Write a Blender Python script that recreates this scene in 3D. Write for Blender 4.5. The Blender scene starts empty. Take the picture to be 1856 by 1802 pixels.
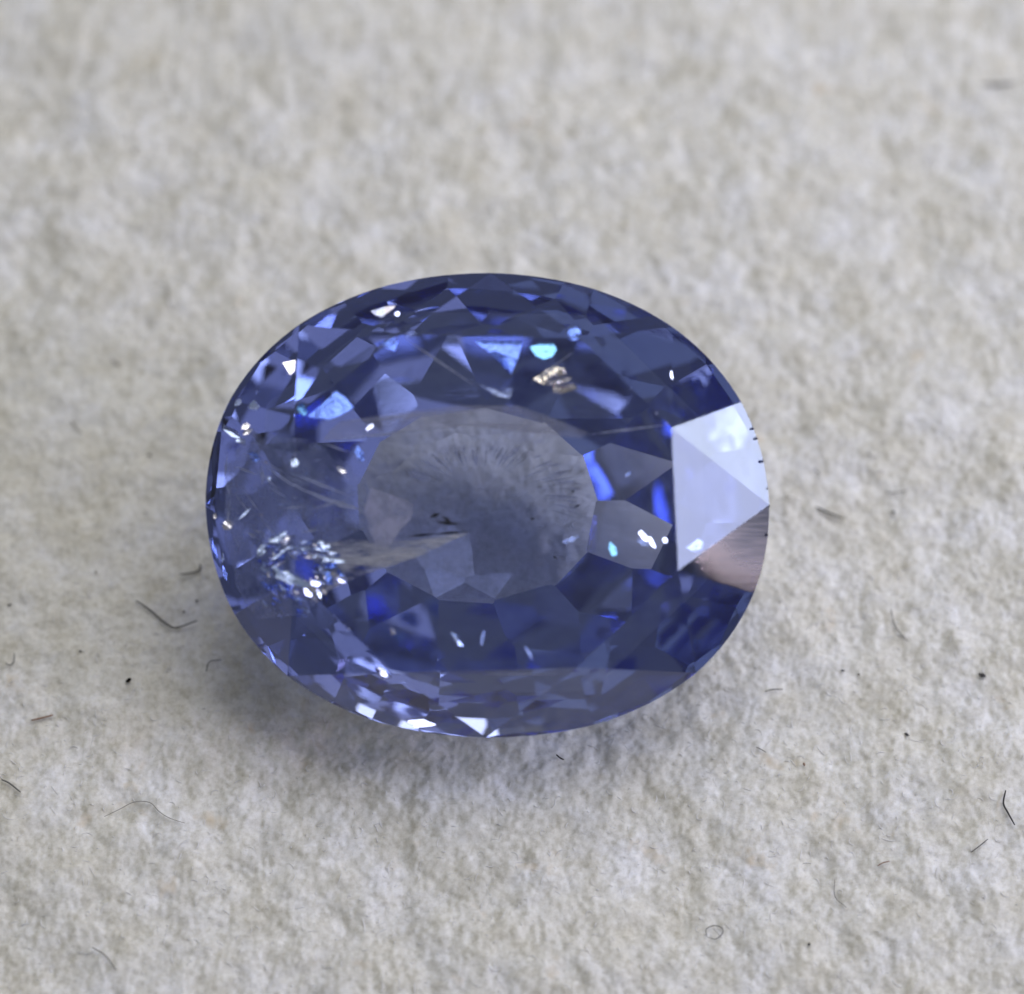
import bpy, bmesh, math, random
import numpy as np
from mathutils import Vector, Matrix

# one unit is one millimetre on the stone (about 100 photo pixels)
PI = math.pi
sc = bpy.context.scene
COL = sc.collection
TILT = math.radians(26)            # the stone leans back on its pavilion, table towards the viewer
ROT = Matrix.Rotation(TILT, 3, 'X')
PX, PY = 928.0, 901.0              # photograph centre
U0, V0 = 881.0, 915.0              # centre of the girdle outline in the photograph
DIST = 62.0
HG = 3.3                           # height of the girdle centre above the cloth (set again below)

# ------------------------------------------------------------------ camera
cam_data = bpy.data.cameras.new('camera')
cam = bpy.data.objects.new('camera', cam_data)
COL.objects.link(cam)
sc.camera = cam
cam_target = Vector((0, 0, HG))
cam.matrix_world = Matrix.Translation(cam_target + ROT @ Vector((0, 0, DIST))) @ ROT.to_4x4()
cam_data.sensor_width = 36
cam_data.sensor_fit = 'HORIZONTAL'
cam_data.lens = 36 * DIST / 18.56
cam_data.clip_start = 1
cam_data.clip_end = 2000
cam_data.dof.use_dof = True
cam_data.dof.focus_distance = DIST + 0.9
cam_data.dof.aperture_fstop = 0.05

# ------------------------------------------------------------------ world and lamps
world = bpy.data.worlds.new('World')
sc.world = world
world.use_nodes = True
bg = world.node_tree.nodes['Background']
bg.inputs[0].default_value = (0.95, 0.97, 1.0, 1)
bg.inputs[1].default_value = 0.16

def area(name, azim, elev, dist, sx, sy, radiance, color):
    d = Vector((math.cos(elev) * math.cos(azim), math.cos(elev) * math.sin(azim), math.sin(elev)))
    l = bpy.data.lights.new(name, 'AREA')
    l.shape = 'RECTANGLE'
    l.size, l.size_y = sx, sy
    l.energy = radiance * sx * sy * PI
    l.color = color
    o = bpy.data.objects.new(name, l)
    COL.objects.link(o)
    o.location = d * dist
    o.rotation_euler = (-d).to_track_quat('-Z', 'Y').to_euler()
    return o

R = math.radians
area('window_light', R(-12.3), R(26.2), 120, 32, 36, 6.9, (0.72, 0.80, 1.20))
area('window_light', R(3.3), R(26.2), 120, 32, 36, 8.8, (0.76, 0.86, 1.12))
area('added_rose_strip_light', R(-11.3), R(16.4), 120, 24, 6, 40.0, (1.0, 0.80, 0.90))  # rose strip lamp added to tint the dull lower right facet
area('skylight', R(60), R(60), 120, 106, 80, 3.15, (1.0, 0.98, 0.955))
area('added_front_fill_light', R(-25), R(62), 120, 90, 50, 0.62, (0.98, 0.93, 1.0))  # added lamp, no known window; turns lower left inner facets lilac
area('added_side_fill_light', R(212), R(52), 120, 80, 66, 0.27, (0.85, 0.95, 1.0))  # added dim lamp, no known window; gives faint patches on the right

sc.view_settings.view_transform = 'Standard'
sc.view_settings.look = 'None'
sc.view_settings.exposure = 0.0
sc.view_settings.gamma = 1.0
sc.render.engine = 'CYCLES'
cy = sc.cycles
cy.max_bounces = 32
cy.transmission_bounces = 32
cy.glossy_bounces = 24
cy.diffuse_bounces = 4
cy.transparent_max_bounces = 24
cy.volume_bounces = 0
cy.caustics_reflective = True
cy.caustics_refractive = True
cy.blur_glossy = 0.3
cy.sample_clamp_indirect = 12
cy.use_denoising = True
try:
    cy.denoiser = 'OPENIMAGEDENOISE'
    cy.denoising_prefilter = 'ACCURATE'
except Exception:
    pass

# ------------------------------------------------------------------ helpers
rng = np.random.default_rng(7)
random.seed(7)

def tag(o, label=None, cat=None, group=None, kind=None):
    if label: o['label'] = label
    if cat: o['category'] = cat
    if group: o['group'] = group
    if kind: o['kind'] = kind
    return o

def mesh_obj(name, verts, faces, mat, parent=None, smooth=False):
    me = bpy.data.meshes.new(name)
    me.from_pydata([tuple(map(float, v)) for v in verts], [], [tuple(map(int, f)) for f in faces])
    me.materials.append(mat)
    me.update()
    if smooth:
        me.polygons.foreach_set('use_smooth', [True] * len(me.polygons))
    o = bpy.data.objects.new(name, me)
    COL.objects.link(o)
    if parent: o.parent = parent
    return o

def new_mat(name):
    m = bpy.data.materials.new(name)
    m.use_nodes = True
    nt = m.node_tree
    for n in list(nt.nodes): nt.nodes.remove(n)
    out = nt.nodes.new('ShaderNodeOutputMaterial')
    return m, nt, out

# ------------------------------------------------------------------ materials
GEM_IOR = 1.77
mat_gem, nt, out = new_mat('sapphire')
gl = nt.nodes.new('ShaderNodeBsdfGlass'); gl.inputs['IOR'].default_value = GEM_IOR
gl.inputs['Roughness'].default_value = 0.0
gl.inputs['Color'].default_value = (1, 1, 1, 1)
ab = nt.nodes.new('ShaderNodeVolumeAbsorption')
ab.inputs['Color'].default_value = (0.145, 0.27, 0.715, 1)
ab.inputs['Density'].default_value = 0.18
nt.links.new(gl.outputs[0], out.inputs['Surface'])
nt.links.new(ab.outputs[0], out.inputs['Volume'])
# faint polishing lines on the facets
tc = nt.nodes.new('ShaderNodeTexCoord')
mp = nt.nodes.new('ShaderNodeMapping'); mp.inputs['Scale'].default_value = (3, 22, 3); mp.inputs['Rotation'].default_value = (0, 0, 0.5)
nz = nt.nodes.new('ShaderNodeTexNoise'); nz.inputs['Scale'].default_value = 1.2; nz.inputs['Detail'].default_value = 3
bp = nt.nodes.new('ShaderNodeBump'); bp.inputs['Strength'].default_value = 0.0015; bp.inputs['Distance'].default_value = 0.2
nt.links.new(tc.outputs['Object'], mp.inputs[0]); nt.links.new(mp.outputs[0], nz.inputs['Vector'])
nt.links.new(nz.outputs[0], bp.inputs['Height']); nt.links.new(bp.outputs[0], gl.inputs['Normal'])

# one lower right crown facet is worn dull near the girdle, with curved polishing lines
mat_worn, nt, out = new_mat('worn_sapphire')
gl = nt.nodes.new('ShaderNodeBsdfGlass'); gl.inputs['IOR'].default_value = GEM_IOR
ab2 = nt.nodes.new('ShaderNodeVolumeAbsorption')
ab2.inputs['Color'].default_value = ab.inputs['Color'].default_value
ab2.inputs['Density'].default_value = ab.inputs['Density'].default_value
tc = nt.nodes.new('ShaderNodeTexCoord')
gr = nt.nodes.new('ShaderNodeVectorMath'); gr.operation = 'DISTANCE'; gr.inputs[1].default_value = (5.15, 0.15, 0.1)
nt.links.new(tc.outputs['Object'], gr.inputs[0])
mr = nt.nodes.new('ShaderNodeMapRange'); mr.inputs[1].default_value = 0.3; mr.inputs[2].default_value = 2.2
mr.inputs[3].default_value = 0.55; mr.inputs[4].default_value = 0.0
nt.links.new(gr.outputs['Value'], mr.inputs[0])
mp = nt.nodes.new('ShaderNodeMapping'); mp.inputs['Rotation'].default_value = (0, 0, -0.45); mp.inputs['Scale'].default_value = (1.0, 14, 1)
nz = nt.nodes.new('ShaderNodeTexNoise'); nz.inputs['Scale'].default_value = 1.5; nz.inputs['Detail'].default_value = 4
nt.links.new(tc.outputs['Object'], mp.inputs[0]); nt.links.new(mp.outputs[0], nz.inputs['Vector'])
ml = nt.nodes.new('ShaderNodeMath'); ml.operation = 'MULTIPLY'; nadd = nt.nodes.new('ShaderNodeMath'); nadd.operation = 'ADD'; nadd.inputs[1].default_value = 0.5; nt.links.new(nz.outputs[0], nadd.inputs[0])
nt.links.new(mr.outputs[0], ml.inputs[0]); nt.links.new(nadd.outputs[0], ml.inputs[1])
ml2 = nt.nodes.new('ShaderNodeMath'); ml2.operation = 'MULTIPLY'; ml2.inputs[1].default_value = 1.0; nt.links.new(ml.outputs[0], ml2.inputs[0])
nt.links.new(ml2.outputs[0], gl.inputs['Roughness'])
nt.links.new(gl.outputs[0], out.inputs['Surface']); nt.links.new(ab2.outputs[0], out.inputs['Volume'])

mat_girdle, nt, out = new_mat('frosted_girdle')
gl = nt.nodes.new('ShaderNodeBsdfGlass'); gl.inputs['IOR'].default_value = GEM_IOR; gl.inputs['Roughness'].default_value = 0.45
ab3 = nt.nodes.new('ShaderNodeVolumeAbsorption')
ab3.inputs['Color'].default_value = ab.inputs['Color'].default_value; ab3.inputs['Density'].default_value = ab.inputs['Density'].default_value
nt.links.new(gl.outputs[0], out.inputs['Surface']); nt.links.new(ab3.outputs[0], out.inputs['Volume'])

def simple_mat(name, color, rough=0.8, transl=0.0, transp=0.0):
    m, nt, out = new_mat(name)
    d = nt.nodes.new('ShaderNodeBsdfDiffuse'); d.inputs[0].default_value = (*color, 1); d.inputs[1].default_value = rough
    last = d.outputs[0]
    if transl:
        t = nt.nodes.new('ShaderNodeBsdfTranslucent'); t.inputs[0].default_value = (*color, 1)
        mx = nt.nodes.new('ShaderNodeMixShader'); mx.inputs[0].default_value = transl
        nt.links.new(last, mx.inputs[1]); nt.links.new(t.outputs[0], mx.inputs[2]); last = mx.outputs[0]
    if transp:
        t = nt.nodes.new('ShaderNodeBsdfTransparent')
        mx = nt.nodes.new('ShaderNodeMixShader'); mx.inputs[0].default_value = transp
        nt.links.new(last, mx.inputs[1]); nt.links.new(t.outputs[0], mx.inputs[2]); last = mx.outputs[0]
    nt.links.new(last, out.inputs['Surface'])
    return m

# cloth
mat_cloth, nt, out = new_mat('felt_cloth')
tc = nt.nodes.new('ShaderNodeTexCoord')
def noise(scale, detail, seedloc, rough=0.6):
    mp = nt.nodes.new('ShaderNodeMapping'); mp.inputs['Location'].default_value = seedloc
    n = nt.nodes.new('ShaderNodeTexNoise'); n.inputs['Scale'].default_value = scale
    n.inputs['Detail'].default_value = detail; n.inputs['Roughness'].default_value = rough
    nt.links.new(tc.outputs['Object'], mp.inputs[0]); nt.links.new(mp.outputs[0], n.inputs['Vector'])
    return n.outputs[0]
def ramp(src, stops):
    r = nt.nodes.new('ShaderNodeValToRGB')
    e = r.color_ramp.elements
    e[0].position, e[0].color = stops[0][0], (*stops[0][1], 1)
    e[1].position, e[1].color = stops[-1][0], (*stops[-1][1], 1)
    for p, c in stops[1:-1]:
        k = e.new(p); k.color = (*c, 1)
    nt.links.new(src, r.inputs[0]); return r.outputs[0]
def mix(a, b, fac, mode='MIX'):
    m = nt.nodes.new('ShaderNodeMix'); m.data_type = 'RGBA'; m.blend_type = mode
    if isinstance(fac, float): m.inputs[0].default_value = fac
    else: nt.links.new(fac, m.inputs[0])
    for s, i in ((a, 6), (b, 7)):
        if isinstance(s, tuple): m.inputs[i].default_value = (*s, 1)
        else: nt.links.new(s, m.inputs[i])
    return m.outputs[2]
c1 = ramp(noise(0.75, 5, (3, 1, 0)), [(0.28, (0.685, 0.665, 0.60)), (0.5, (0.74, 0.733, 0.708)), (0.70, (0.765, 0.77, 0.80))])
c2 = ramp(noise(3.2, 6, (9, 4, 2), 0.7), [(0.30, (0.64, 0.62, 0.55)), (0.50, (0.88, 0.875, 0.86)), (0.70, (1, 1, 1))])
base = mix(c1, c2, 0.72, 'MULTIPLY')
base = mix(base, ramp(noise(1.7, 3, (5, 14, 2), 0.5), [(0.36, (0.87, 0.86, 0.83)), (0.52, (1, 1, 1)), (0.66, (1.04, 1.04, 1.05))]), 0.6, 'MULTIPLY')
base = mix(base, ramp(noise(9.0, 4, (2, 8, 4), 0.7), [(0.34, (0.84, 0.83, 0.79)), (0.50, (1, 0.995, 0.98)), (0.68, (1.10, 1.10, 1.09))]), 0.85, 'MULTIPLY')
st = ramp(noise(1.15, 3, (31, 7, 5), 0.55), [(0.66, (0, 0, 0)), (0.80, (1, 1, 1))])
base = mix(base, (0.60, 0.52, 0.40), st)
pr = nt.nodes.new('ShaderNodeBsdfPrincipled')
nt.links.new(base, pr.inputs['Base Color'])
pr.inputs['Roughness'].default_value = 0.85
pr.inputs['Specular IOR Level'].default_value = 0.25
pr.inputs['Subsurface Weight'].default_value = 0.35
pr.inputs['Subsurface Radius'].default_value = (1.0, 0.9, 0.75)
pr.inputs['Subsurface Scale'].default_value = 0.25
bp = nt.nodes.new('ShaderNodeBump'); bp.inputs['Strength'].default_value = 0.24; bp.inputs['Distance'].default_value = 0.04
nt.links.new(noise(14, 4, (0, 0, 0), 0.7), bp.inputs['Height']); nt.links.new(bp.outputs[0], pr.inputs['Normal'])
nt.links.new(pr.outputs[0], out.inputs['Surface'])

mat_fuzz, nt, out = new_mat('felt_fibre')
pf = nt.nodes.new('ShaderNodeBsdfPrincipled')
pf.inputs['Base Color'].default_value = (0.93, 0.93, 0.94, 1); pf.inputs['Roughness'].default_value = 0.22
tl = nt.nodes.new('ShaderNodeBsdfTranslucent'); tl.inputs[0].default_value = (0.95, 0.95, 0.95, 1)
tp = nt.nodes.new('ShaderNodeBsdfTransparent')
m1 = nt.nodes.new('ShaderNodeMixShader'); m1.inputs[0].default_value = 0.45
m2 = nt.nodes.new('ShaderNodeMixShader'); m2.inputs[0].default_value = 0.25
nt.links.new(pf.outputs[0], m1.inputs[1]); nt.links.new(tl.outputs[0], m1.inputs[2])
nt.links.new(m1.outputs[0], m2.inputs[1]); nt.links.new(tp.outputs[0], m2.inputs[2])
nt.links.new(m2.outputs[0], out.inputs['Surface'])

# ------------------------------------------------------------------ cloth: one sheet, dense near the stone
TS, TW = 1024, 38.4
def fbm_tile(lo, hi, slope, seed):
    r = np.random.default_rng(seed)
    f = np.fft.fftfreq(TS, TW / TS)
    k = np.sqrt(f[:, None] ** 2 + f[None, :] ** 2); k[0, 0] = 1
    amp = k ** (-slope) * (k > lo) * np.exp(-(k / hi) ** 2)
    h = np.real(np.fft.ifft2(np.fft.fft2(r.standard_normal((TS, TS))) * amp))
    return (h - h.mean()) / h.std()
clump = fbm_tile(0.25, 3.0, 1.3, 3)
fine = fbm_tile(1.5, 14.0, 0.7, 4)
und = fbm_tile(0.02, 0.3, 1.2, 5)
# felted tangle: short strokes stamped in random directions
TILE = 0.034 * clump + 0.011 * fine + 0.07 * und
def tile_h(x, y):
    gx = (np.asarray(x) / TW % 1.0) * TS; gy = (np.asarray(y) / TW % 1.0) * TS
    x0 = np.floor(gx).astype(int); y0 = np.floor(gy).astype(int)
    fx = gx - x0; fy = gy - y0
    x0 %= TS; y0 %= TS; x1 = (x0 + 1) % TS; y1 = (y0 + 1) % TS
    return (TILE[x0, y0] * (1 - fx) * (1 - fy) + TILE[x1, y0] * fx * (1 - fy) + TILE[x0, y1] * (1 - fx) * fy + TILE[x1, y1] * fx * fy)
NG = 760
s = np.linspace(-1, 1, NG)
gx = 13.5 * s + 40 * np.sign(s) * np.maximum(np.abs(s) - 0.78, 0) ** 2 * 14
gy = gx.copy()
X, Y = np.meshgrid(gx, gy, indexing='ij')
Z = tile_h(X, Y)
DENT = None
def ground_h(x, y): return float(tile_h(np.array([x]), np.array([y]))[0])

# ------------------------------------------------------------------ the stone
outline_px = [(898,497),(794,500),(706,516),(634,541),(543,587),(498,621),(454,671),(418,722),(394,775),(380,840),(372,914),
 (374,959),(388,1027),(415,1093),(463,1167),(498,1205),(543,1241),(587,1267),(646,1297),(706,1315),(765,1327),(866,1334),
 (900,1335),(988,1333),(1048,1321),(1122,1300),(1181,1273),(1226,1247),(1285,1196),(1329,1146),(1362,1090),(1382,1024),(1393,959),
 (1393,914),(1386,840),(1368,778),(1344,731),(1314,686),(1285,651),(1240,606),(1184,571),(1122,541),(1048,516),(959,497)]
def uv(p): return ((p[0] - U0) / 100.0, (V0 - p[1]) / 100.0)
pts = np.array([uv(p) for p in outline_px])
th = np.arctan2(pts[:, 1] / 4.18, pts[:, 0] / 5.11)
rr = np.sqrt((pts[:, 0] / 5.11) ** 2 + (pts[:, 1] / 4.18) ** 2)
K = 5
A = np.concatenate([np.ones((len(th), 1))] + [np.stack([np.cos(k * th), np.sin(k * th)], 1) for k in range(1, K + 1)], 1)
coef = np.linalg.lstsq(A.T @ A + 0.05 * np.eye(A.shape[1]), A.T @ rr, rcond=None)[0]
def O(t):
    a = np.concatenate([[1.0]] + [[math.cos(k * t), math.sin(k * t)] for k in range(1, K + 1)])
    r = float(a @ coef)
    return np.array([5.11 * r * math.cos(t), 4.18 * r * math.sin(t)])
def On(t):
    d = O(t + 1e-3) - O(t - 1e-3)
    n = np.array([d[1], -d[0]]); return n / np.linalg.norm(n)
def t_of(p):      # outline parameter in the direction of a point
    return math.atan2(p[1] / 4.18, p[0] / 5.11)

HC, GT, GB = 1.04, 0.07, -0.11
PAV_BOTTOM = -9.0
planes = []            # (normal, offset): keep n.x <= d
def plane3(a, b, c):
    a, b, c = map(np.array, (a, b, c))
    n = np.cross(b - a, c - a); n = n / np.linalg.norm(n)
    d = n @ a
    if d < 0: n, d = -n, -d
    return n, d
planes.append((np.array([0, 0, 1.0]), HC))
tab = [(3.31, 1.37), (1.69, 2.97), (-1.52, 3.03), (-3.41, 1.58), (-3.40, -1.30), (-1.64, -2.99), (1.63, -2.90), (3.43, -1.17)]
apx_t = [t_of(p) for p in [(3.40, 3.24), (0.08, 4.18), (-3.40, 3.28), (-5.09, 0.0), (-3.6, -3.1), (0.0, -4.2), (3.75, -3.0), (5.12, 0.0)]]
spl_t = [t_of(p) for p in [(4.62, 1.86), (1.95, 3.93), (-1.9, 3.95), (-4.62, 1.9), (-4.6, -2.0), (-2.1, -3.95), (1.95, -3.98), (4.85, -1.6)]]
crown_planes = []
def g3(t, z=GT):
    o = O(t); return np.array([o[0], o[1], z])
for i in range(8):
    a = np.array([*tab[i], HC]); b = np.array([*tab[(i + 1) % 8], HC])
    ap = g3(apx_t[i])
    crown_planes.append(plane3(a, b, ap))                        # star
    crown_planes.append(plane3(a, g3(spl_t[i]), g3(apx_t[i])))    # upper girdle
    crown_planes.append(plane3(a, g3(spl_t[i]), g3(apx_t[i - 1])))
planes += crown_planes
# pavilion: a bulged native cut in tiers that grow shallower towards the keel
def tier(n, off, r1, z1, r2, z2, jit, seed, cx=0.0, cyy=0.0, ecc=1.0):
    r = random.Random(seed)
    for k in range(n):
        t = 2 * PI * (k + off) / n + r.uniform(-jit, jit)
        o = O(t); nn = On(t)
        a = np.array([o[0] * r1 + cx * (1 - r1), o[1] * r1 + cyy * (1 - r1)])
        b = np.array([o[0] * r2 + cx * (1 - r2), o[1] * r2 * ecc + cyy * (1 - r2)])
        run = nn @ (a - b)
        slope = (z1 - z2) / run * (1 + r.uniform(-jit, jit) * 0.5)
        n3 = np.array([nn[0] * slope, nn[1] * slope, -1.0]); n3 /= np.linalg.norm(n3)
        p = np.array([*a, z1])
        planes.append((n3, float(n3 @ p)))
CX = -0.35
tier(20, 0.5, 1.0, GB, 0.88, -1.25, 0.04, 1)
tier(24, 0.0, 0.93, -0.92, 0.76, -1.95, 0.06, 12)
tier(18, 0.3, 0.81, -1.40, 0.60, -2.30, 0.09, 3, CX)
tier(13, 0.6, 0.66, -2.06, 0.39, -3.08, 0.03, 8, CX)
tier(13, 0.6, 0.445, -2.90, 0.35, -3.155, 0.03, 8, CX)
tier(13, 0.1, 0.38, -3.08, 0.28, -3.29, 0.04, 8, CX)
tier(16, 0.5, 0.325, -3.215, 0.12, -3.39, 0.02, 5, CX)
tier(7, 0.2, 0.16, -3.37, 0.03, -3.43, 0.05, 9, CX)

def clip_body():
    NP = 128
    ts = [2 * PI * k / NP for k in range(NP)]
    ring = [O(t) for t in ts]
    top = [np.array([*p, 3.0]) for p in ring]; bot = [np.array([*p, PAV_BOTTOM]) for p in ring]
    polys = [list(top), list(reversed(bot))]
    for k in range(NP):
        j = (k + 1) % NP
        polys.append([bot[k], bot[j], top[j], top[k]])
    for n, d in planes:
        newp, cut = [], []
        changed = False
        for poly in polys:
            dist = [float(n @ v) - d for v in poly]
            if max(dist) <= 1e-7:
                newp.append(poly); continue
            changed = True
            res = []
            for i in range(len(poly)):
                a, b = poly[i], poly[(i + 1) % len(poly)]
                da, db = dist[i], dist[(i + 1) % len(poly)]
                if da <= 0: res.append(a)
                if (da < 0 < db) or (db < 0 < da):
                    c = a + (b - a) * (da / (da - db)); res.append(c); cut.append(c)
                elif da == 0: cut.append(a)
            if len(res) >= 3: newp.append(res)
        if changed and len(cut) >= 3:
            c = np.mean(cut, 0)
            ax = np.cross(n, [0.3, 0.5, 0.81]); ax /= np.linalg.norm(ax); ay = np.cross(n, ax)
            ang = [math.atan2((p - c) @ ay, (p - c) @ ax) for p in cut]
            capp = []
            for i in np.argsort(ang):
                p = cut[i]
                if not capp or np.linalg.norm(p - capp[-1]) > 1e-6: capp.append(p)
            if np.linalg.norm(capp[0] - capp[-1]) < 1e-6: capp.pop()
            if len(capp) >= 3: newp.append(capp)
        polys = newp
    verts, faces = [], []
    for poly in polys:
        faces.append(list(range(len(verts), len(verts) + len(poly)))); verts += poly
    return verts, faces
vv, ff = clip_body()
V = np.array(vv)
zmin = float((V @ np.array(ROT).T)[:, 2].min())
HGN = -zmin - 0.10
stone = bpy.data.objects.new('gemstone', None)
COL.objects.link(stone)
gem_centre = cam_target + ROT @ Vector(((U0 - PX) / 100, (PY - V0) / 100, 0.0))
gem_centre.z = gem_centre.z - HG + HGN
shift = HGN - HG                    # raise the camera with the stone
cam.location.z += shift
stone.location = gem_centre
stone.rotation_euler = (TILT, 0, 0)
tag(stone, 'oval faceted violet blue sapphire lying on the off-white felt, the only gem', 'gemstone')
me = bpy.data.meshes.new('faceted_body')
bm = bmesh.new()
bv = [bm.verts.new(v) for v in vv]
for f in ff: bm.faces.new([bv[i] for i in f])
bmesh.ops.remove_doubles(bm, verts=bm.verts, dist=2e-4)
bmesh.ops.dissolve_degenerate(bm, edges=bm.edges, dist=1e-4)
bmesh.ops.recalc_face_normals(bm, faces=bm.faces)
open_edges = sum(1 for e in bm.edges if len(e.link_faces) != 2)
print('gem faces', len(bm.faces), 'open edges', open_edges, 'zmin', zmin, 'HGN', HGN)
worn_n = Vector(crown_planes[7 * 3 + 1][0])
for f in bm.faces:
    if f.normal.dot(worn_n) > 0.9999: f.material_index = 1
    elif abs(f.normal.z) < 0.05: f.material_index = 2
bm.to_mesh(me); bm.free()
me.materials.append(mat_gem); me.materials.append(mat_worn); me.materials.append(mat_girdle)
body = bpy.data.objects.new('faceted_body', me); COL.objects.link(body); body.parent = stone

for k, (n, d) in enumerate(crown_planes):
    nw = ROT @ Vector(n); vd = ROT @ Vector((0, 0, 1))
    r = 2 * nw.dot(vd) * nw - vd
    print('crown', k // 3, 'star ug+ ug-'.split()[k % 3], 'tilt %.0f' % math.degrees(math.acos(n[2])), 'az %.0f el %.0f' % (math.degrees(math.atan2(r.y, r.x)), math.degrees(math.asin(r.z))))

# cloth sits dented under the stone
from mathutils.bvhtree import BVHTree
bv_w = [gem_centre + ROT @ v.co for v in body.data.vertices]
bvh = BVHTree.FromPolygons(bv_w, [tuple(p.vertices) for p in body.data.polygons])
def under(x, y):
    if x * x + y * y > 49: return 1e9
    hit = bvh.ray_cast(Vector((x, y, -5)), Vector((0, 0, 1)))
    return hit[0].z if hit[0] is not None else 1e9
for i in np.nonzero(np.abs(gx) < 7)[0]:
    for j in np.nonzero(np.abs(gy) < 7)[0]:
        u_ = under(gx[i], gy[j])
        if u_ < 1.0: Z[i, j] = min(Z[i, j], u_ - 0.03)
me = bpy.data.meshes.new('felt_cloth')
nv = NG * NG
co = np.stack([X, Y, Z], -1).reshape(-1, 3)
idx = np.arange(nv).reshape(NG, NG)
q = np.stack([idx[:-1, :-1], idx[1:, :-1], idx[1:, 1:], idx[:-1, 1:]], -1).reshape(-1, 4)
me.vertices.add(nv); me.vertices.foreach_set('co', co.astype(np.float32).ravel())
me.loops.add(q.size); me.loops.foreach_set('vertex_index', q.astype(np.int32).ravel())
me.polygons.add(len(q)); me.polygons.foreach_set('loop_start', np.arange(0, q.size, 4, dtype=np.int32))
me.polygons.foreach_set('loop_total', np.full(len(q), 4, dtype=np.int32))
me.update(calc_edges=True)
me.polygons.foreach_set('use_smooth', np.ones(len(q), dtype=bool))
me.materials.append(mat_cloth)
cloth = bpy.data.objects.new('cloth_surface', me); COL.objects.link(cloth)
tag(cloth, 'off-white felted cloth surface under the blue gemstone', 'cloth', kind='structure')

# ------------------------------------------------------------------ tubes
def tube_geo(path, radii, sides=4):
    vs, fs = [], []
    n = len(path)
    for i, p in enumerate(path):
        a = path[max(i - 1, 0)]; b = path[min(i + 1, n - 1)]
        t = np.array(b) - np.array(a); t = t / (np.linalg.norm(t) + 1e-9)
        s1 = np.cross(t, [0, 0, 1.0]); 
        if np.linalg.norm(s1) < 1e-3: s1 = np.array([1.0, 0, 0])
        s1 /= np.linalg.norm(s1); s2 = np.cross(s1, t)
        for k in range(sides):
            an = 2 * PI * k / sides
            vs.append(np.array(p) + radii[i] * (math.cos(an) * s1 + math.sin(an) * s2))
    for i in range(n - 1):
        for k in range(sides):
            k2 = (k + 1) % sides
            fs.append((i * sides + k, i * sides + k2, (i + 1) * sides + k2, (i + 1) * sides + k))
    fs.append(tuple(reversed(range(sides)))); fs.append(tuple((n - 1) * sides + k for k in range(sides)))
    return vs, fs

# fuzz of the felt: far too many hairs to count
def fuzz():
    N = 7000
    L = rng.uniform(0.03, 0.22, N) * rng.uniform(0.4, 1.5, N); W = rng.uniform(0.006, 0.013, N)
    x = rng.uniform(-11.5, 11.5, N); y = rng.uniform(-12, 14, N)
    a = rng.uniform(0, 2 * PI, N); curl = rng.normal(0, 2.2, N); rise = rng.uniform(0.0, 0.02, N)
    S = 6; sides = 3
    P = np.zeros((N, S, 3)); cx, cy_ = x.copy(), y.copy(); ang = a.copy()
    T = np.zeros((N, S, 2))
    for i in range(S):
        P[:, i, 0], P[:, i, 1] = cx, cy_
        T[:, i, 0], T[:, i, 1] = np.cos(ang), np.sin(ang)
        cx = cx + np.cos(ang) * L / (S - 1); cy_ = cy_ + np.sin(ang) * L / (S - 1)
        ang = ang + curl / (S - 1)
    for i in range(S):
        P[:, i, 2] = tile_h(P[:, i, 0], P[:, i, 1]) - 0.002 + rise * math.sin(PI * i / (S - 1))
    # smooth z a little along each hair so that it bridges the hollows
    z = P[:, :, 2]; zl = z[:, :1] * (1 - np.linspace(0, 1, S)) + z[:, -1:] * np.linspace(0, 1, S)
    P[:, :, 2] = np.maximum(z, 0.5 * z + 0.5 * zl)
    keep = np.array([all(P[n_, i_, 2] + 0.02 < under(P[n_, i_, 0], P[n_, i_, 1]) for i_ in (0, 2, 3, 5)) for n_ in range(N)])
    P, T, W = P[keep], T[keep], W[keep]; N = len(P)
    VV = np.zeros((N, S, sides, 3))
    for k in range(sides):
        an = 2 * PI * k / sides
        off = np.stack([-T[..., 1] * math.cos(an), T[..., 0] * math.cos(an), np.full(T.shape[:2], math.sin(an))], -1)
        tap = np.array([0.4, 0.9, 1, 1, 0.9, 0.4])[None, :, None]
        VV[:, :, k] = P + off * W[:, None, None] * tap
    base = (np.arange(N) * S * sides)[:, None, None]
    i = np.arange(S - 1)[None, :, None]; k = np.arange(sides)[None, None, :]
    k2 = (k + 1) % sides
    F = np.stack([base + i * sides + k, base + i * sides + k2, base + (i + 1) * sides + k2, base + (i + 1) * sides + k], -1).reshape(-1, 4)
    me = bpy.data.meshes.new('felt_fuzz')
    vv_ = VV.reshape(-1, 3)
    me.vertices.add(len(vv_)); me.vertices.foreach_set('co', vv_.astype(np.float32).ravel())
    me.loops.add(F.size); me.loops.foreach_set('vertex_index', F.astype(np.int32).ravel())
    me.polygons.add(len(F)); me.polygons.foreach_set('loop_start', np.arange(0, F.size, 4, dtype=np.int32))
    me.polygons.foreach_set('loop_total', np.full(len(F), 4, dtype=np.int32))
    me.update(calc_edges=True)
    me.polygons.foreach_set('use_smooth', np.ones(len(F), dtype=bool))
    me.materials.append(mat_fuzz)
    o = bpy.data.objects.new('felt_fuzz', me); COL.objects.link(o)
    tag(o, 'fine pale fuzz of short hairs standing off the felt', 'fuzz', kind='stuff')
fuzz()

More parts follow.
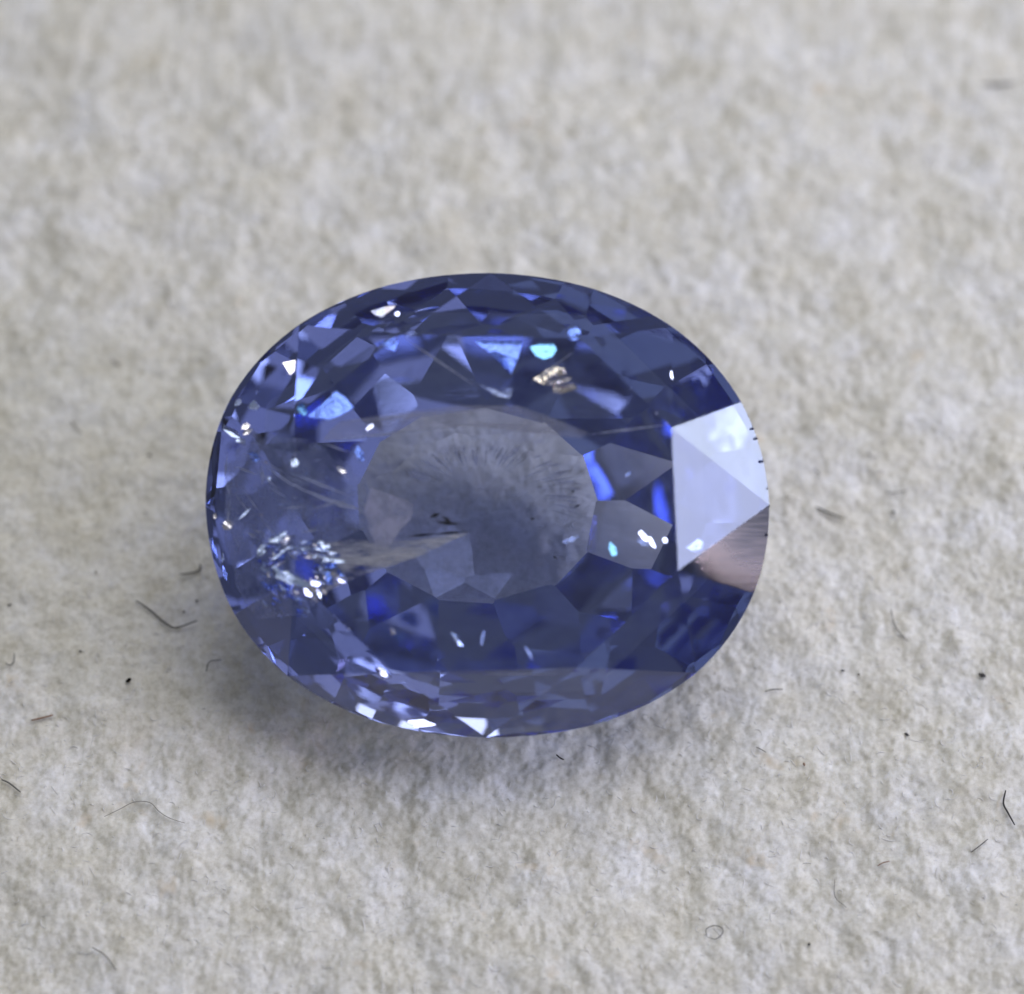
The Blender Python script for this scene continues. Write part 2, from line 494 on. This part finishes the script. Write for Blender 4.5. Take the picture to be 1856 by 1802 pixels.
# ------------------------------------------------------------------ loose lint lying on the felt
bpy.context.view_layer.update()
CAM_LOC = cam.location.copy()
def on_cloth(px, py):
    d = ROT @ Vector(((px - PX) / 100 / DIST, (PY - py) / 100 / DIST, -1.0))
    z = 0.0
    for _ in range(3):
        s_ = (z - CAM_LOC.z) / d.z
        p = CAM_LOC + d * s_
        z = ground_h(p.x, p.y)
    return Vector((p.x, p.y, z))
mat_dark = simple_mat('dark_lint', (0.085, 0.083, 0.085), 0.6)
mat_grey = simple_mat('grey_lint', (0.24, 0.235, 0.225), 0.6, 0.2)
mat_pale = simple_mat('faint_lint', (0.38, 0.37, 0.345), 0.6, 0.3, 0.35)
mat_brown = simple_mat('brown_lint', (0.42, 0.30, 0.24), 0.6, 0.3)
mat_black = simple_mat('black_speck', (0.012, 0.012, 0.012), 0.4)
def catmull(P, n=5):
    P = [np.array(p, float) for p in P]
    if len(P) == 2:
        return [P[0] + (P[1] - P[0]) * i / 4 for i in range(5)]
    Q = [2 * P[0] - P[1]] + P + [2 * P[-1] - P[-2]]
    out_ = []
    for i in range(1, len(Q) - 2):
        for j in range(n):
            t = j / n
            out_.append(0.5 * ((2 * Q[i]) + (-Q[i - 1] + Q[i + 1]) * t + (2 * Q[i - 1] - 5 * Q[i] + 4 * Q[i + 1] - Q[i + 2]) * t * t + (-Q[i - 1] + 3 * Q[i] - 3 * Q[i + 1] + Q[i + 2]) * t ** 3))
    out_.append(P[-1]); return out_
def lint(name, pxs, w, mat, label, lift=0.06):
    W = [on_cloth(*p) for p in pxs]
    z = [p.z for p in W]; zm = sum(z) / len(z)
    pth = catmull([(p.x, p.y, max(p.z, zm) + lift) for p in W])
    o0 = np.array(pth[0]); pth = [np.array(p) - o0 for p in pth]; w = w * 0.68
    n = len(pth)
    rad = [w * (0.45 + 0.55 * math.sin(PI * min(1, max(0.0, (i + 0.6) / (n * 0.999)))) ** 0.4) if n > 1 else w for i in range(n)]
    vs, fs = tube_geo(pth, rad, 6)
    o = mesh_obj(name, vs, fs, mat, smooth=True); o.location = o0
    tag(o, label, 'fibre', 'lint fibres scattered on the felt')
def speck(px, py, lx, ly, ang, mat, label):
    p = on_cloth(px, py)
    bm = bmesh.new(); bmesh.ops.create_icosphere(bm, subdivisions=2, radius=1)
    r = random.Random(int(px * 7 + py))
    for v in bm.verts:
        k = 1 + r.uniform(-0.18, 0.18)
        v.co = Vector((v.co.x * lx * k * .8, v.co.y * ly * k * .8, v.co.z * ly * 0.6 * k))
    me_ = bpy.data.meshes.new('lint_speck'); bm.to_mesh(me_); bm.free(); me_.materials.append(mat)
    o = bpy.data.objects.new('dust_speck', me_); COL.objects.link(o)
    o.location = p + Vector((0, 0, ly * 0.5 + 0.03)); o.rotation_euler = (0, 0, ang)
    tag(o, label, 'speck', 'dark specks on the felt')

lint('lint_fibre', [(247,1091),(272,1108),(291,1125),(308,1138),(322,1141),(358,1130)], 0.027, mat_dark, 'longest dark curved fibre left of the gem, bent like a shallow hook')
lint('lint_fibre', [(327,1045),(344,1043),(361,1037),(364,1030),(362,1025)], 0.027, mat_dark, 'small dark fibre with an upturned hook end close to the left edge of the gem')
lint('lint_fibre', [(11,1204),(18,1208),(26,1202),(27,1187)], 0.018, mat_grey, 'small grey U-shaped fibre at the far left edge of the felt')
lint('lint_fibre', [(58,1308),(75,1304),(97,1299)], 0.030, mat_brown, 'short brownish fibre lower left, below the black oval speck')
lint('lint_fibre', [(374,1219),(380,1202),(402,1199)], 0.015, mat_grey, 'thin bent grey fibre in the shadow left of the gem')
lint('lint_fibre', [(1822,1435),(1818,1458),(1826,1476),(1838,1498)], 0.026, mat_dark, 'dark wavy fibre near the right edge below the gem')
lint('lint_fibre', [(1759,1548),(1774,1536),(1790,1523)], 0.017, mat_grey, 'short straight grey fibre slanting below the wavy fibre at the right')
lint('lint_fibre', [(1614,1107),(1620,1131),(1630,1149),(1645,1165)], 0.014, mat_grey, 'thin arching fibre with a pale end right of the gem')
lint('lint_fibre', [(1386,1256),(1400,1252),(1418,1253)], 0.015, mat_dark, 'thin flat dark fibre just off the lower right edge of the gem')
lint('lint_fibre', [(1512,1597),(1513,1628),(1534,1647)], 0.014, mat_pale, 'faint fibre bent at the bottom of the felt, right of the middle')
lint('lint_fibre', [(1479,922),(1500,932),(1526,943)], 0.032, mat_dark, 'straight dark fibre right of the pale pink edge of the gem')
lint('lint_fibre', [(1008,1370),(1015,1376),(1022,1380)], 0.022, mat_black, 'tiny black tick just below the bottom edge of the gem')
lint('lint_fibre', [(204,654),(210,661),(218,665)], 0.020, mat_dark, 'tiny dark curved fibre on the felt at the upper left')
lint('lint_fibre', [(130,765),(137,778),(149,788)], 0.017, mat_grey, 'thin grey curved fibre at the left, below the tiny curved fibre')
lint('lint_fibre', [(276,520),(300,519),(304,535),(306,552),(313,566)], 0.014, mat_pale, 'faint kinked fibre on the felt above and left of the gem')
lint('lint_fibre', [(1603,896),(1625,895),(1645,891)], 0.016, mat_grey, 'thin forked looking grey fibre farthest out right of the gem')
lint('lint_fibre', [(1571,820),(1578,829),(1588,832)], 0.015, mat_grey, 'short thin fibre up to the right of the gem')
lint('lint_fibre', [(1476,850),(1480,858),(1487,862)], 0.017, mat_grey, 'very short curved fibre between the gem and the felt on its right')
lint('lint_fibre', [(1405,912),(1430,903),(1452,916)], 0.011, mat_pale, 'faint arched fibre touching the right tip of the gem')
lint('lint_fibre', [(1281,1700),(1280,1686),(1294,1680),(1308,1684),(1309,1694),(1297,1704),(1283,1701)], 0.014, mat_grey, 'thin fibre curled into a closed loop at the bottom')
lint('lint_fibre', [(168,1720),(188,1731),(202,1747),(211,1760)], 0.024, mat_pale, 'blurred grey arc of fibre at the lower left bottom')
lint('lint_fibre', [(4,1416),(18,1422),(38,1438)], 0.024, mat_grey, 'grey curved fibre end at the left edge, lower part')
lint('lint_fibre', [(190,1484),(218,1472),(245,1459),(272,1457),(290,1474),(310,1486),(335,1494)], 0.013, mat_pale, 'long faint wavy fibre lower left of the gem shadow')
lint('lint_fibre', [(1000,444),(1012,432),(1024,424)], 0.016, mat_pale, 'blurred faint fibre on the felt above the gem')
lint('lint_fibre', [(1370,1356),(1380,1361),(1388,1366)], 0.014, mat_grey, 'short faint grey fibre below the flat fibre at the lower right')
lint('lint_fibre', [(1590,1572),(1600,1566),(1612,1563)], 0.018, mat_brown, 'short brownish fibre at the bottom right, left of the slanting grey one')
for px, py, lx, ly, a, m, lb in [
    (234, 1235, 0.075, 0.045, 0.7, mat_black, 'largest black oval speck left of the gem shadow'),
    (357, 1091, 0.035, 0.028, 1.2, mat_dark, 'dark dot nearest the left edge of the gem'),
    (334, 1111, 0.030, 0.026, 0.2, mat_dark, 'dark dot inside the bend of the longest curved fibre'),
    (174, 1039, 0.035, 0.022, -0.7, mat_grey, 'small grey speck left of the gem, above the longest curved fibre'),
    (18, 1098, 0.050, 0.022, 0.5, mat_dark, 'dark elongated speck at the left edge of the felt'),
    (146, 1182, 0.040, 0.025, -0.4, mat_grey, 'grey speck up and left of the black oval speck'),
    (1780, 1226, 0.095, 0.045, -0.4, mat_dark, 'largest dark speck on the right of the felt'),
    (1643, 1333, 0.060, 0.030, -0.6, mat_dark, 'dark wedge speck on the right, lower than the largest one'),
    (1527, 1217, 0.055, 0.022, 0.0, mat_dark, 'flat dark speck right of the lower right gem edge'),
    (1556, 1224, 0.028, 0.024, 0.0, mat_dark, 'tiny round dot beside the flat dark speck'),
    (271, 827, 0.045, 0.028, 0.2, mat_dark, 'dark speck left of the upper left gem edge'),
    (426, 564, 0.035, 0.022, 0.3, mat_grey, 'small grey speck above and left of the gem'),
    (1619, 930, 0.045, 0.040, 0.3, mat_grey, 'soft grey speck under the forked grey fibre'),
    (1457, 1387, 0.028, 0.04, 0.3, mat_brown, 'small brownish speck at the lower right of the gem'),
    (1466, 1713, 0.035, 0.03, 0.3, mat_dark, 'dark dot near the bottom edge right of the curled loop'),
    (245, 276, 0.06, 0.04, 0.3, mat_pale, 'blurred pale grey speck in the upper left of the felt'),
    (1810, 155, 0.45, 0.05, 0.05, mat_pale, 'blurred grey flattened speck at the top right corner')]:
    speck(px, py, lx, ly, a, m, lb)
# ------------------------------------------------------------------ inclusions and added glint flakes inside the stone
def crown_top(x, y):
    best, bn = HC, np.array([0, 0, 1.0])
    for n, d in crown_planes:
        z = (d - n[0] * x - n[1] * y) / n[2]
        if z < best: best, bn = z, n
    return best, Vector(bn)
RI = ROT.transposed()
def lamp_dir(az, el):
    return (RI @ Vector((math.cos(el) * math.cos(az), math.cos(el) * math.sin(az), math.sin(el)))).normalized()
L_WIN, L_SKY = lamp_dir(R(-4.5), R(26.2)), lamp_dir(R(62), R(61))
def refr(I, n):
    k = 1 / GEM_IOR; c = -I.dot(n)
    return (k * I + (k * c - math.sqrt(max(0, 1 - k * k * (1 - c * c)))) * n).normalized()
def gloss_mat(name, color, rough, alpha, bumpy=0.0, scale=6.0):
    m, nt, out = new_mat(name)
    g = nt.nodes.new('ShaderNodeBsdfAnisotropic'); g.inputs['Color'].default_value = (*color, 1); g.inputs['Roughness'].default_value = rough
    t = nt.nodes.new('ShaderNodeBsdfTransparent')
    mx = nt.nodes.new('ShaderNodeMixShader'); mx.inputs[0].default_value = alpha
    nt.links.new(t.outputs[0], mx.inputs[1]); nt.links.new(g.outputs[0], mx.inputs[2])
    if bumpy:
        tc = nt.nodes.new('ShaderNodeTexCoord'); nz = nt.nodes.new('ShaderNodeTexNoise'); nz.inputs['Scale'].default_value = scale; nz.inputs['Detail'].default_value = 3
        b = nt.nodes.new('ShaderNodeBump'); b.inputs['Strength'].default_value = bumpy; b.inputs['Distance'].default_value = 0.05
        nt.links.new(tc.outputs['Object'], nz.inputs['Vector']); nt.links.new(nz.outputs[0], b.inputs['Height']); nt.links.new(b.outputs[0], g.inputs['Normal'])
    nt.links.new(mx.outputs[0], out.inputs['Surface'])
    return m
M_WHITE = gloss_mat('bright_glint_fissure', (1, 0.97, 1), 0.10, 0.9)
M_BLUE = gloss_mat('blue_fissure', (0.22, 0.36, 1.0), 0.16, 0.75, 0.25, 9)
M_PALE = gloss_mat('pale_blue_glint_fissure', (0.62, 0.74, 1.0), 0.2, 0.85)
M_CYAN = gloss_mat('cyan_fissure', (0.26, 0.62, 1.0), 0.12, 0.8, 0.2, 9)
M_IRI = gloss_mat('iridescent_fissure', (1.0, 0.92, 0.80), 0.10, 0.85, 0.55, 7)
M_SOFT = gloss_mat('soft_glint_fissure', (0.55, 0.66, 1.0), 0.25, 0.30, 0.3, 8)
def veil_mat(name, color, lo, hi, amax, scale, stretch=(1, 1, 1)):
    m, nt, out = new_mat(name)
    d = nt.nodes.new('ShaderNodeBsdfDiffuse'); d.inputs[0].default_value = (*color, 1)
    tr = nt.nodes.new('ShaderNodeBsdfTranslucent'); tr.inputs[0].default_value = (*color, 1)
    a = nt.nodes.new('ShaderNodeMixShader'); a.inputs[0].default_value = 0.4
    nt.links.new(d.outputs[0], a.inputs[1]); nt.links.new(tr.outputs[0], a.inputs[2])
    t = nt.nodes.new('ShaderNodeBsdfTransparent')
    tc = nt.nodes.new('ShaderNodeTexCoord'); mp = nt.nodes.new('ShaderNodeMapping'); mp.inputs['Scale'].default_value = stretch
    nz = nt.nodes.new('ShaderNodeTexNoise'); nz.inputs['Scale'].default_value = scale; nz.inputs['Detail'].default_value = 6; nz.inputs['Roughness'].default_value = 0.65
    mr = nt.nodes.new('ShaderNodeMapRange'); mr.inputs[1].default_value = lo; mr.inputs[2].default_value = hi; mr.inputs[3].default_value = 0; mr.inputs[4].default_value = amax
    nt.links.new(tc.outputs['Object'], mp.inputs[0]); nt.links.new(mp.outputs[0], nz.inputs['Vector']); nt.links.new(nz.outputs[0], mr.inputs[0])
    mx = nt.nodes.new('ShaderNodeMixShader')
    nt.links.new(mr.outputs[0], mx.inputs[0]); nt.links.new(t.outputs[0], mx.inputs[1]); nt.links.new(a.outputs[0], mx.inputs[2])
    nt.links.new(mx.outputs[0], out.inputs['Surface'])
    return m
M_VEIL = veil_mat('cloudy_veil', (0.62, 0.70, 1.0), 0.40, 0.72, 0.5, 2.4)
M_CREAM = veil_mat('creamy_veil', (1.0, 0.99, 0.97), 0.40, 0.60, 0.85, 1.5, (0.8, 5, 1))
M_LILAC = veil_mat('lilac_veil', (0.86, 0.86, 1.0), 0.34, 0.58, 0.8, 2.0)
M_NEEDLE = veil_mat('silk', (0.85, 0.89, 1.0), 0.30, 0.6, 0.8, 3.0)
M_DARKIN = simple_mat('dark_crystal', (0.03, 0.03, 0.035), 0.5, 0, 0.25)

def flake(pts_px, mat=None, lamp='w', depth=None, tilt=0.0, wob=0.0, name='glint_fissure_flake', label=None, thick=0.012):
    mat = mat or M_WHITE
    P = [uv(p) for p in pts_px]
    cx_, cy_ = sum(p[0] for p in P) / len(P), sum(p[1] for p in P) / len(P)
    zt, n = crown_top(cx_, cy_)
    if depth is None: depth = 0.25 if n.z > 0.99 else 0.16
    wc = -refr(Vector((0, 0, -1)), n)
    L = L_WIN if lamp == 'w' else L_SKY
    wl = refr(-L, n if L.dot(n) > 0.05 else Vector((0, 0, 1))) * -1
    h = (wc + wl).normalized() if lamp in 'ws' else wc
    if tilt: h = (h + tilt * Vector((random.uniform(-1, 1), random.uniform(-1, 1), 0))).normalized()
    if h.z < 0.3: h = Vector((0, 0, 1))
    # the flake's points lie on its own plane, seen along the viewing ray inside the stone
    c = Vector((cx_, cy_, zt - depth))
    c -= Vector((wc.x, wc.y, 0)) * (depth / wc.z)
    top_, bot_ = [], []
    for p in P:
        o = Vector((p[0] - cx_, p[1] - cy_, 0))
        s_ = -o.dot(h) / wc.dot(h)
        q_ = o + wc * s_
        q_ += h * random.uniform(-wob, wob)
        top_.append(q_); bot_.append(q_ - h * thick)
    nP = len(P)
    vs = [*top_, *bot_, Vector((0, 0, 0)) + h * random.uniform(0, wob), -h * thick]
    fs = [(i, (i + 1) % nP, 2 * nP) for i in range(nP)] + [((i + 1) % nP + nP, i + nP, 2 * nP + 1) for i in range(nP)]
    fs += [(i, i + nP, (i + 1) % nP + nP, (i + 1) % nP) for i in range(nP)]
    o = mesh_obj(name, vs, fs, mat, parent=stone); o.location = c
    if label: o['label'] = label
    return o
def blob(x, y, rx, ry, ang=0, n=5, irr=0.4):
    return [(x + (rx * math.cos(t) * math.cos(ang) - ry * math.sin(t) * math.sin(ang)) * k, y + (rx * math.cos(t) * math.sin(ang) + ry * math.sin(t) * math.cos(ang)) * k)
            for t, k in [(2 * PI * i / n, 1 + random.uniform(-irr, irr)) for i in range(n)]]
# hard white glints: light reflections imitated by added mirror flakes
flake([(510, 655), (537, 654), (539, 676), (531, 683)], M_WHITE, 's', depth=0.13, label='bright white triangular glint flake near the upper left rim')
flake([(672, 563), (700, 556), (716, 557), (708, 570), (695, 581), (682, 574)], label='bright white glint flake under the upper rim')
flake(blob(721, 572, 6, 6))
flake(blob(768, 1311, 28, 11, 0.05, 12), label='brightest white glint flake at the bottom rim')
flake(blob(808, 1313, 14, 13), M_SOFT, 's')
flake(blob(694, 1217, 15, 8, 0.6), label='white glint flake near the lower left rim')
flake(blob(566, 1071, 9, 8)); flake(blob(578, 1056, 12, 8, 0.2)); flake([(709, 1134), (718, 1136), (721, 1145), (712, 1148)], M_WHITE, 's', tilt=0.02, wob=0.01)
flake([(818, 1142), (830, 1146), (843, 1168), (832, 1166)], M_PALE, 'w', tilt=0.03, wob=0.015); flake(blob(875, 1156, 4, 14, 0.15), M_SOFT, tilt=0.03)
flake(blob(958, 1180, 3, 16, -0.5), M_SOFT)
flake(blob(698, 968, 3, 8, -0.7)); flake(blob(675, 775, 9, 3, -0.7))
flake(blob(1215, 680, 2.5, 8)); flake(blob(1136, 860, 6, 3, -0.5), M_SOFT); flake(blob(1030, 978, 16, 4, -0.4), M_SOFT)
flake(blob(1165, 972, 11, 4, 0.8)); flake(blob(1178, 982, 10, 4, 1.0)); flake(blob(1162, 983, 9, 5, 0.6), M_SOFT); flake(blob(1201, 979, 4, 4))
flake(blob(1108, 995, 6, 12, -0.5), M_CYAN, 's')
flake([(1237, 992), (1255, 980), (1262, 975), (1273, 982), (1268, 996), (1250, 998)], M_SOFT)
flake(blob(746, 610, 10, 2, -0.3), M_SOFT)
# blue and iridescent fissures
flake([(562, 757), (590, 735), (613, 712), (630, 722), (645, 741), (618, 757), (600, 763)], M_BLUE, 's', wob=0.02, label='vivid blue fissure plane left of the table')
flake(blob(555, 747, 11, 9), M_CYAN, 's', wob=0.015)
flake([(690, 632), (725, 622), (718, 640), (708, 636)], M_BLUE, 's')
flake([(862, 622), (947, 622), (938, 655), (926, 682), (900, 655)], M_BLUE, 's', wob=0.03, label='deep blue fissure plane under the top table edge')
flake([(960, 633), (975, 627), (1002, 627), (1008, 638), (1000, 650), (985, 655), (970, 648)], M_CYAN, 's', wob=0.004, label='bright cyan fissure under the top table edge')
flake([(1030, 600), (1042, 594), (1050, 600), (1050, 612), (1040, 617), (1028, 614)], M_BLUE, 's', wob=0.01)
for (a_, b_) in [([(966, 690), (1000, 668), (1022, 672), (1026, 682), (1000, 690), (985, 700)], 's'), ([(985, 700), (1010, 690), (1036, 686), (1030, 694), (1005, 703)], 'w'),
                 ([(1000, 705), (1038, 696), (1044, 708), (1015, 716), (1002, 714)], 's')]:
    flake(a_, M_IRI, b_, wob=0.03, label='champagne coloured rippled fissure below the cyan one')
flake([(870, 700), (930, 705), (925, 725), (900, 720)], M_SOFT, 's', wob=0.03)
# left end: scattered fissures
for a_ in [(447, 772, 7, 6, 0), (450, 783, 11, 5, -0.3), (418, 783, 22, 6, 0.5), (438, 800, 12, 5, 0.1), (432, 731, 6, 6, 0), (459, 735, 7, 6, 0), (468, 741, 8, 4, 0.3),
           (468, 710, 3, 6, 0.3), (541, 841, 5, 7, 0), (624, 853, 8, 4, 0.4), (391, 936, 4, 5, 0), (412, 954, 13, 9, -0.3), (444, 932, 15, 4, -0.6), (487, 839, 3, 3, 0),
           (515, 913, 5, 2, 0), (404, 1012, 4, 11, 0.4), (478, 933, 3, 3, 0), (492, 868, 3, 4, 0)]:
    flake(blob(a_[0], a_[1], a_[2] * 1.15, a_[3] * 1.15, a_[4]), random.choice([M_WHITE, M_PALE]), 's', tilt=0.03, wob=0.008, depth=0.13)
flake(blob(463, 828, 15, 8, 0.3), M_BLUE, 's', wob=0.02); flake(blob(657, 827, 7, 14, -0.4), M_BLUE, 's', wob=0.01)
# healed fracture: a net of droplets
for k in range(130):
    an = random.uniform(0, 2 * PI); rr_ = random.uniform(0.25, 1.0) ** 0.6
    x = 545 + 75 * rr_ * math.cos(an); y = 1030 + 55 * rr_ * math.sin(an)
    if k > 105: x = random.uniform(480, 560); y = random.uniform(1060, 1115)
    sz = random.uniform(3, 10) * (0.6 if k > 105 else 1)
    flake(blob(x, y, sz * 1.5, sz * 0.6, random.uniform(-0.3, 0.7) + (0.5 if y > 1030 else -0.3), 6, 0.5), random.choice([M_WHITE, M_WHITE, M_PALE, M_PALE, M_SOFT, M_BLUE]),
          random.choice('ws'), tilt=0.06, wob=0.012, depth=random.uniform(0.18, 0.4), name='fracture_droplet')
for a_ in [(508, 972, 24, 8, -0.15), (525, 1045, 26, 8, 0.25), (480, 998, 13, 7, -0.3), (606, 1014, 18, 5, 0.1), (515, 1002, 22, 4, -0.5), (555, 1058, 18, 6, 0.5), (586, 985, 9, 5, 0.6), (553, 992, 12, 4, 0.2)]:
    flake(blob(*a_, 8, 0.5), M_PALE, 's', tilt=0.03, wob=0.01, depth=0.15, name='fracture_droplet')
# veils and clouds
flake([(676, 884), (700, 893), (730, 903), (752, 915), (748, 940), (728, 960), (712, 985), (690, 995), (675, 965), (664, 925)], M_LILAC, 'c', depth=0.15, wob=0.02, name='pale_veil', label='pale lilac veil left of the clear window')
flake([(585, 985), (640, 978), (700, 982), (780, 975), (862, 962), (790, 992), (750, 1010), (700, 1028), (660, 1040), (600, 1068), (570, 1085), (625, 1035), (600, 1005)], M_CREAM, 'c', depth=0.32, wob=0.02, name='creamy_veil', label='creamy wedge shaped veil crossing the lower left of the table')
flake([(440, 800), (560, 820), (640, 880), (650, 960), (600, 990), (640, 1040), (560, 1100), (470, 1120), (430, 1060), (425, 900)], M_VEIL, 'c', depth=0.9, wob=0.05, name='cloudy_veil', label='hazy bluish cloud in the left end of the stone')
flake([(404, 840), (470, 830), (520, 900), (500, 1050), (430, 1070), (402, 980)], M_VEIL, 'c', depth=0.3, wob=0.03, name='cloudy_veil')
def needle(a, b, w, mat=None, depth=0.16):
    (x0, y0), (x1, y1) = a, b; dx, dy = x1 - x0, y1 - y0; l = math.hypot(dx, dy); nx, ny = -dy / l * w, dx / l * w
    flake([(x0, y0), (x0 + dx * .5 + nx, y0 + dy * .5 + ny), (x1, y1), (x0 + dx * .5 - nx, y0 + dy * .5 - ny)], mat or M_NEEDLE, 'c', depth=depth, name='silk_line_needle')
for a_, b_, w_ in [((535, 858), (640, 900), 3), ((480, 845), (560, 892), 2.5), ((543, 884), (620, 912), 3), ((585, 902), (660, 925), 5), ((560, 925), (640, 905), 2), ((412, 822), (410, 870), 3),
                   ((410, 868), (421, 905), 3), ((421, 903), (412, 955), 3), ((600, 800), (830, 776), 3), ((620, 768), (940, 738), 2.5), ((450, 965), (470, 975), 3), ((480, 840), (480, 880), 3),
                   ((728, 612), (870, 708), 1.8), ((1040, 640), (960, 700), 1.8), ((870, 1218), (1020, 1217), 1.5), ((1060, 790), (1205, 772), 2.5)]:  # pale slivers in this row imitate refracted facet lines, not silk
    needle(a_, b_, w_)
for a_, b_, w_ in [((780, 938), (800, 930), 4), ((790, 945), (835, 950), 4), ((735, 972), (800, 966), 2.5), ((785, 968), (855, 962), 3), ((720, 960), (735, 945), 3), ((800, 935), (820, 945), 3)]:
    needle(a_, b_, w_, M_DARKIN, 0.5)
for a_ in [(1038, 890, 4, 2, -0.6), (1045, 917, 6, 3, -0.3), (965, 940, 4, 2, 0), (1005, 1010, 6, 2, 0.5), (690, 948, 6, 3, 0.4), (708, 945, 6, 3, -0.3)]:
    flake(blob(*a_), M_DARKIN, 'c', depth=1.2, name='dark_crystal')
# silk: a thin milky layer through the whole stone, denser towards the left end
M_HAZE = veil_mat('silk_haze', (0.62, 0.74, 1.0), 0.20, 0.85, 0.15, 1.1, (1, 1.6, 1))
flake([(U0 + 100 * x * 1.13, V0 - 100 * y * 1.10) for x, y in tab], M_HAZE, 'c', depth=0.8, name='silk_haze', label='faint milky haze across the whole stone')
flake([(395, 850), (440, 780), (560, 800), (660, 860), (690, 940), (600, 985), (560, 1000), (430, 1010), (395, 950)], M_VEIL, 'c', depth=0.45, wob=0.03, name='cloudy_veil')
flake([(600, 1012), (680, 1003), (760, 990), (845, 966), (770, 1004), (690, 1030)], M_CREAM, 'c', depth=0.22, wob=0.01, name='creamy_veil')
for k in range(26):
    x_, y_ = random.uniform(420, 650), random.uniform(800, 1000); an_ = random.gauss(0.35, 0.35); l_ = random.uniform(12, 60)
    needle((x_, y_), (x_ + l_ * math.cos(an_), y_ + l_ * math.sin(an_)), random.uniform(0.8, 2.2), depth=random.uniform(0.10, 0.22))
M_BAND = veil_mat('grey_band', (0.80, 0.80, 0.88), 0.20, 0.6, 0.30, 1.0, (1, 3, 1))  # pale translucent sheet along the upper side of the table
flake([(588, 802), (602, 783), (622, 766), (720, 752), (830, 738), (940, 738), (1000, 760), (1064, 786), (1050, 796), (940, 768), (830, 776), (700, 790)], M_BAND, 'c', depth=0.13, name='pale_band', label='long pale grey band crossing the upper table')
M_RAY = veil_mat('feather_ray', (0.86, 0.88, 1.0), 0.15, 0.6, 0.34, 2.0)
M_RAYD = simple_mat('dark_feather_ray', (0.20, 0.21, 0.27), 0.8, 0, 0.84)
for k in range(64):
    t_ = random.uniform(-0.55, PI * 0.85); k0 = random.uniform(0.92, 1.0); k1 = k0 - random.uniform(0.12, 0.5)
    cxx, cyy_, ax_, ay_ = 885, 900, 176, 98
    needle((cxx + ax_ * k0 * math.cos(t_), cyy_ - ay_ * k0 * math.sin(t_)), (cxx + ax_ * k1 * math.cos(t_ + 0.06), cyy_ - ay_ * k1 * math.sin(t_ + 0.06)),
           random.uniform(1.5, 4.5), random.choice([M_RAY, M_RAY, M_RAYD]), depth=random.uniform(0.9, 1.3))
# wear: chips along the girdle and the facet edges
M_CHIP = simple_mat('chipped_edge', (0.55, 0.58, 0.75), 0.8)
def chip(p, r_):
    bm = bmesh.new(); bmesh.ops.create_icosphere(bm, subdivisions=1, radius=r_)
    for v in bm.verts: v.co *= 1 + random.uniform(-0.35, 0.35)
    me_ = bpy.data.meshes.new('edge_chip'); bm.to_mesh(me_); bm.free(); me_.materials.append(M_CHIPD if r_ > 0.0181 else M_CHIP)
    o = bpy.data.objects.new('edge_chip', me_); COL.objects.link(o); o.parent = stone; o.location = p
M_CHIPD = simple_mat('chipped_girdle', (0.05, 0.05, 0.10), 0.8)
for t in [0.335, 0.29, 0.19, 0.07, -0.005, -0.13]:
    o_ = O(t); chip(Vector((o_[0] - 0.015, o_[1], 0.02 + random.uniform(0, 0.04))), random.uniform(0.0182, 0.028))
def edge_chips(a, b, n_, lo=0.008, hi=0.018):
    for _ in range(n_):
        f_ = random.random(); chip(a + (b - a) * f_ - Vector((0, 0, 0.008)), random.uniform(lo, hi))
tv = [Vector((*p, HC)) for p in tab]
edge_chips(tv[0], tv[1], 4); edge_chips(tv[7], tv[0], 4); edge_chips(tv[3], tv[4], 6); edge_chips(tv[4], tv[5], 6); edge_chips(tv[0], Vector(g3(spl_t[0])), 7)
